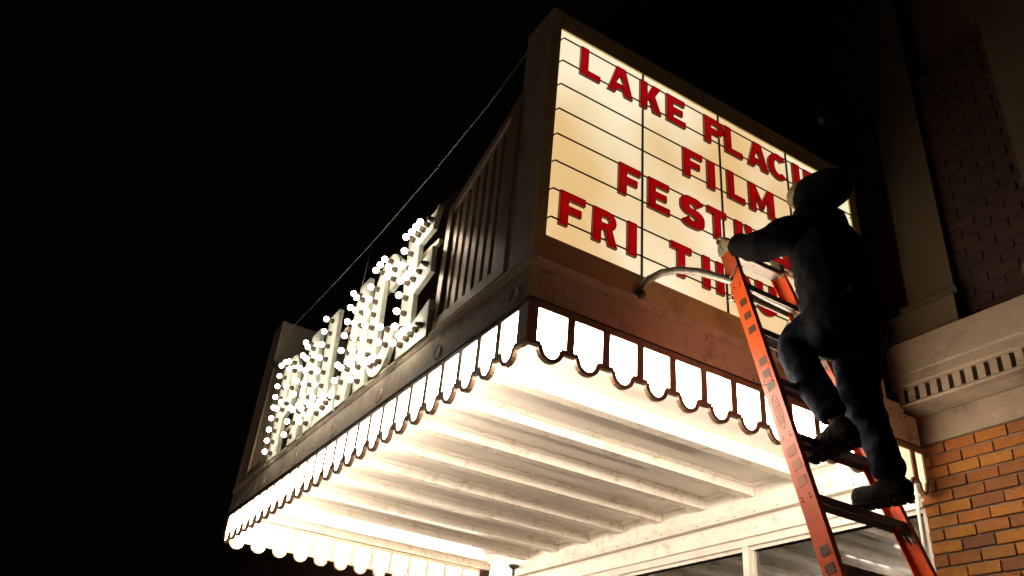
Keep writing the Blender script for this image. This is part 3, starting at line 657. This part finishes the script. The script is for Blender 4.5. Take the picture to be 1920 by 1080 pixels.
# face details (looking towards the board, -X)
mb = MB(); mb.rings([[(-2.478 + dx, 3.10 + w_ * a, z_) for a in (-1, 0, 1)][:] + [(-2.50 + dx * 1.0, 3.10, z_ - .001)] for dx, w_, z_ in ((.012, .006, 2.872), (-.012, .012, 2.842), (.004, .014, 2.828))])
obj('nose', fixn(mb.mesh('nose', True)), 'skin', pe)
obj('mouth', MB().tube([(-2.478, 3.075, 2.796), (-2.490, 3.10, 2.797), (-2.478, 3.125, 2.796)], .006, 8).mesh('mouth', True), 'skin', pe)
for s_ in (-1, 1):
    obj('eye', MB().ball((-2.476, 3.10 + s_ * .03, 2.862), .011, 8, 6).mesh('eye', True), 'wool_cap', pe)
    obj('ear', MB().ball((-2.40, 3.10 + s_ * .078, 2.845), .024, 8, 6, 1.4).mesh('ear', True), 'skin', pe)
obj('hair', MB().ball((-2.40, 3.10, 2.875), .082, 14, 10, 1.0).mesh('hair', True), 'hair', pe)
# pale cap under the hood
cp = MB(); cp.rings([[(-2.425 + r * 1.05 * math.cos(a * .393), 3.10 + r * .95 * math.sin(a * .393), z_) for a in range(16)] for r, z_ in ((.088, 2.885), (.091, 2.905), (.088, 2.935), (.070, 2.965), (.038, 2.982), (.01, 2.986))])
obj('cap', fixn(cp.mesh('cap', True)), 'wool_cap', pe)
# jacket with hood
def loft(name, secs, m, n=28, rough=0, cap=True, sub=1):
    R = [[(cx + rx * math.cos(2 * math.pi * k / n) * (1.0 if math.cos(2 * math.pi * k / n) < 0 else .96), cy + ry * math.sin(2 * math.pi * k / n), z + tl * math.cos(2 * math.pi * k / n)) for k in range(n)] for cx, cy, z, rx, ry, tl in secs]
    mb = MB(); mb.rings(R, cap); me = fixn(mb.mesh(name, True))
    o = bpy.data.objects.new(name, me); COL.objects.link(o); q = o.modifiers.new('u', 'SUBSURF'); q.levels = q.render_levels = 2
    bpy.context.view_layer.update(); nm = bpy.data.meshes.new_from_object(o.evaluated_get(bpy.context.evaluated_depsgraph_get())); bpy.data.objects.remove(o); nm.name = name
    if rough:
        from mathutils import noise
        nm.update(); nr = [v.normal.copy() for v in nm.vertices]
        for v, k in zip(nm.vertices, nr):
            p = v.co * 9; d = noise.noise(p * Vector((1, 1, 1.8))) + .6 * noise.noise(p * 2.3 + Vector((5, 1, 2))); v.co = v.co + k * (d * rough)
    nm.polygons.foreach_set('use_smooth', [True] * len(nm.polygons)); return obj(name, nm, m, pe)
loft('jacket', [(-2.26, 3.10, 1.90, .12, .15, .03), (-2.26, 3.10, 1.955, .190, .215, .03), (-2.27, 3.10, 2.05, .192, .222, .03), (-2.285, 3.10, 2.16, .180, .205, .03), (-2.30, 3.10, 2.28, .175, .20, .03), (-2.315, 3.10, 2.40, .178, .205, .03),
                (-2.325, 3.10, 2.50, .170, .215, .03), (-2.335, 3.10, 2.59, .150, .205, .03), (-2.35, 3.10, 2.66, .135, .150, .02), (-2.365, 3.10, 2.72, .125, .122, .02), (-2.38, 3.10, 2.78, .100, .105, .01)], 'black_cloth', rough=.016)
skin('sleeve', [(-2.33, 2.97, 2.57, .105), (-2.39, 2.88, 2.54, .100), (-2.46, 2.83, 2.495, .096), (-2.55, 2.81, 2.505, .084), (-2.62, 2.80, 2.555, .070), (-2.672, 2.80, 2.590, .074)], [(0, 1), (1, 2), (2, 3), (3, 4), (4, 5)], 'black_cloth', pe, 3, .012, 13)
skin('sleeve', [(-2.33, 3.25, 2.575, .098), (-2.39, 3.28, 2.53, .088), (-2.46, 3.29, 2.50, .080), (-2.53, 3.27, 2.49, .066), (-2.61, 3.245, 2.515, .048)], [(0, 1), (1, 2), (2, 3), (3, 4)], 'black_cloth', pe, 3, .010, 13)
# hood: open ring surface round the head, front opening towards -X
hr = []
for k, (x, z_, ry, rz) in enumerate(((-2.412, 2.870, .088, .110), (-2.425, 2.872, .100, .122), (-2.395, 2.872, .115, .134), (-2.35, 2.868, .124, .140), (-2.28, 2.860, .118, .132), (-2.215, 2.850, .108, .120), (-2.170, 2.840, .082, .098), (-2.145, 2.832, .042, .052))):
    hr.append([(x + .004 + .035 * math.sin(a * math.pi / 12) * (1 if math.sin(a * math.pi / 12) < 0 else .2), 3.10 + .92 * ry * math.cos(a * math.pi / 12), z_ + .003 + .92 * rz * math.sin(a * math.pi / 12)) for a in range(24)])
mb = MB(); mb.rings(hr, cap=False)
from mathutils import noise as _nz
mb.v = [tuple(Vector(v) + Vector((0, (v[1] - 3.10), (v[2] - 2.86))).normalized() * (.022 * _nz.noise(Vector(v) * 9) + .012 * _nz.noise(Vector(v) * Vector((26, 12, 12))))) for v in mb.v]
hm = mb.mesh('hood', True); ho = obj('hood', hm, 'black_cloth', pe)
sm = ho.modifiers.new('t', 'SOLIDIFY'); sm.thickness = .006; ss = ho.modifiers.new('u', 'SUBSURF'); ss.levels = 2; ss.render_levels = 2
skin('hood_neck', [(-2.34, 3.10, 2.74, .098), (-2.31, 3.10, 2.66, .110), (-2.27, 3.10, 2.58, .11)], [(0, 1), (1, 2)], 'black_cloth', pe, 2, .006, 12)
# jeans
jn = [(-2.25, 3.10, 2.08, (.115, .115)), (-2.24, 3.03, 2.05, .098), (-2.39, 3.00, 2.035, .108), (-2.525, 2.99, 1.995, .090), (-2.475, 2.99, 1.88, .094), (-2.39, 2.99, 1.70, .086), (-2.33, 2.99, 1.58, .074), (-2.31, 2.99, 1.535, .072),
      (-2.26, 3.19, 2.04, .128), (-2.315, 3.20, 1.88, .124), (-2.33, 3.21, 1.72, .106), (-2.28, 3.205, 1.52, .088), (-2.235, 3.20, 1.40, .076), (-2.225, 3.20, 1.315, .078), (-2.225, 3.20, 1.285, .072)]
skin('jeans', jn, [(0, 1), (1, 2), (2, 3), (3, 4), (4, 5), (5, 6), (6, 7), (0, 8), (8, 9), (9, 10), (10, 11), (11, 12), (12, 13), (13, 14)], 'denim', pe, 3, .009, 16)
# boots
def boot(ank, heel, toe, dy=0):
    a, h_, t_ = Vector(ank), Vector(heel), Vector(toe); mid = h_ * .45 + t_ * .55
    d0 = (t_ - h_).normalized(); n = [(*a, .066), (*(a * .4 + h_ * .6 + Vector((-.012, 0, .015))), .064), (*h_, .056), (*mid, .060), (*(t_ + (t_ - h_).normalized() * .035), (.058, .054))]
    n.append((*(h_ - d0 * .028), .060)); b = skin('boot', n, [(0, 1), (1, 2), (1, 3), (3, 4), (2, 5)], 'boot_leather', pe, 2, .004, 40)
    d = (t_ - h_).normalized(); s = Vector((0, 1, 0)); u = d.cross(s).normalized()
    if u.z > 0: u = -u
    out = []
    for k, (f, w_) in enumerate(((-.030, .020), (-.008, .036), (.07, .036), (.18, .044), (.215, .038), (.236, .020))): out.append((f, w_))
    base = h_ + u * .020
    A_ = [base + d * f + s * w_ for f, w_ in out] + [base + d * f - s * w_ for f, w_ in reversed(out)]
    mb = MB(); mb.rings([[tuple(p) for p in A_], [tuple(p + u * .020) for p in A_]])
    for k in range(7):
        q = base + u * .0195 + d * (-.018 + .036 * k); mb.hexa([tuple(q + s * .032), tuple(q - s * .032), tuple(q - s * .032 + d * .022), tuple(q + s * .032 + d * .022)], [tuple(q + s * .032 + u * .012), tuple(q - s * .032 + u * .012), tuple(q - s * .032 + d * .022 + u * .012), tuple(q + s * .032 + d * .022 + u * .012)])
    obj('sole', fixn(mb.mesh('sole')), 'boot_leather', b)
boot((-2.31, 2.99, 1.54), (-2.235, 2.985, 1.43), (-2.405, 2.97, 1.41))
boot((-2.235, 3.20, 1.30), (-2.165, 3.20, 1.222), (-2.37, 3.17, 1.222))
# hands: a palm and five bent fingers each
def hand(w, palm, dirf, up, side):
    w, palm, dirf, up, side = map(Vector, (w, palm, dirf, up, side)); dirf.normalize(); up.normalize(); side.normalize()
    hd = skin('hand', [(*w, .028), (*(w * .5 + palm * .5), (.044, .022)), (*palm, (.046, .020))], [(0, 1), (1, 2)], 'skin', pe, 2)
    for k, ln in enumerate((.072, .080, .075, .060)):
        b = palm + side * (.030 - .020 * k) * 1.0 - dirf * .01
        p1 = b + dirf * (ln * .42); p2 = p1 + (dirf * .45 - up * .9).normalized() * (ln * .36); p3 = p2 + (-dirf * .35 - up * .9).normalized() * (ln * .30)
        skin('finger', [(*b, .0095), (*p1, .0090), (*p2, .0085), (*p3, .0070)], [(0, 1), (1, 2), (2, 3)], 'skin', hd, 2)
    b = w * .6 + palm * .4 + side * .028; p1 = b + (side * .6 + dirf * .6 - up * .3).normalized() * .035; p2 = p1 + (dirf * .7 - up * .8).normalized() * .03
    skin('thumb', [(*b, .011), (*p1, .0105), (*p2, .008)], [(0, 1), (1, 2)], 'skin', hd, 2)
hand((-2.695, 2.80, 2.610), (-2.742, 2.805, 2.662), (-.75, -.05, .1), (.15, 0, 1), (0, 1, 0))
hand((-2.63, 3.235, 2.53), (-2.69, 3.20, 2.60), (-.8, -.1, .1), (.2, 0, 1), (0, -1, 0))
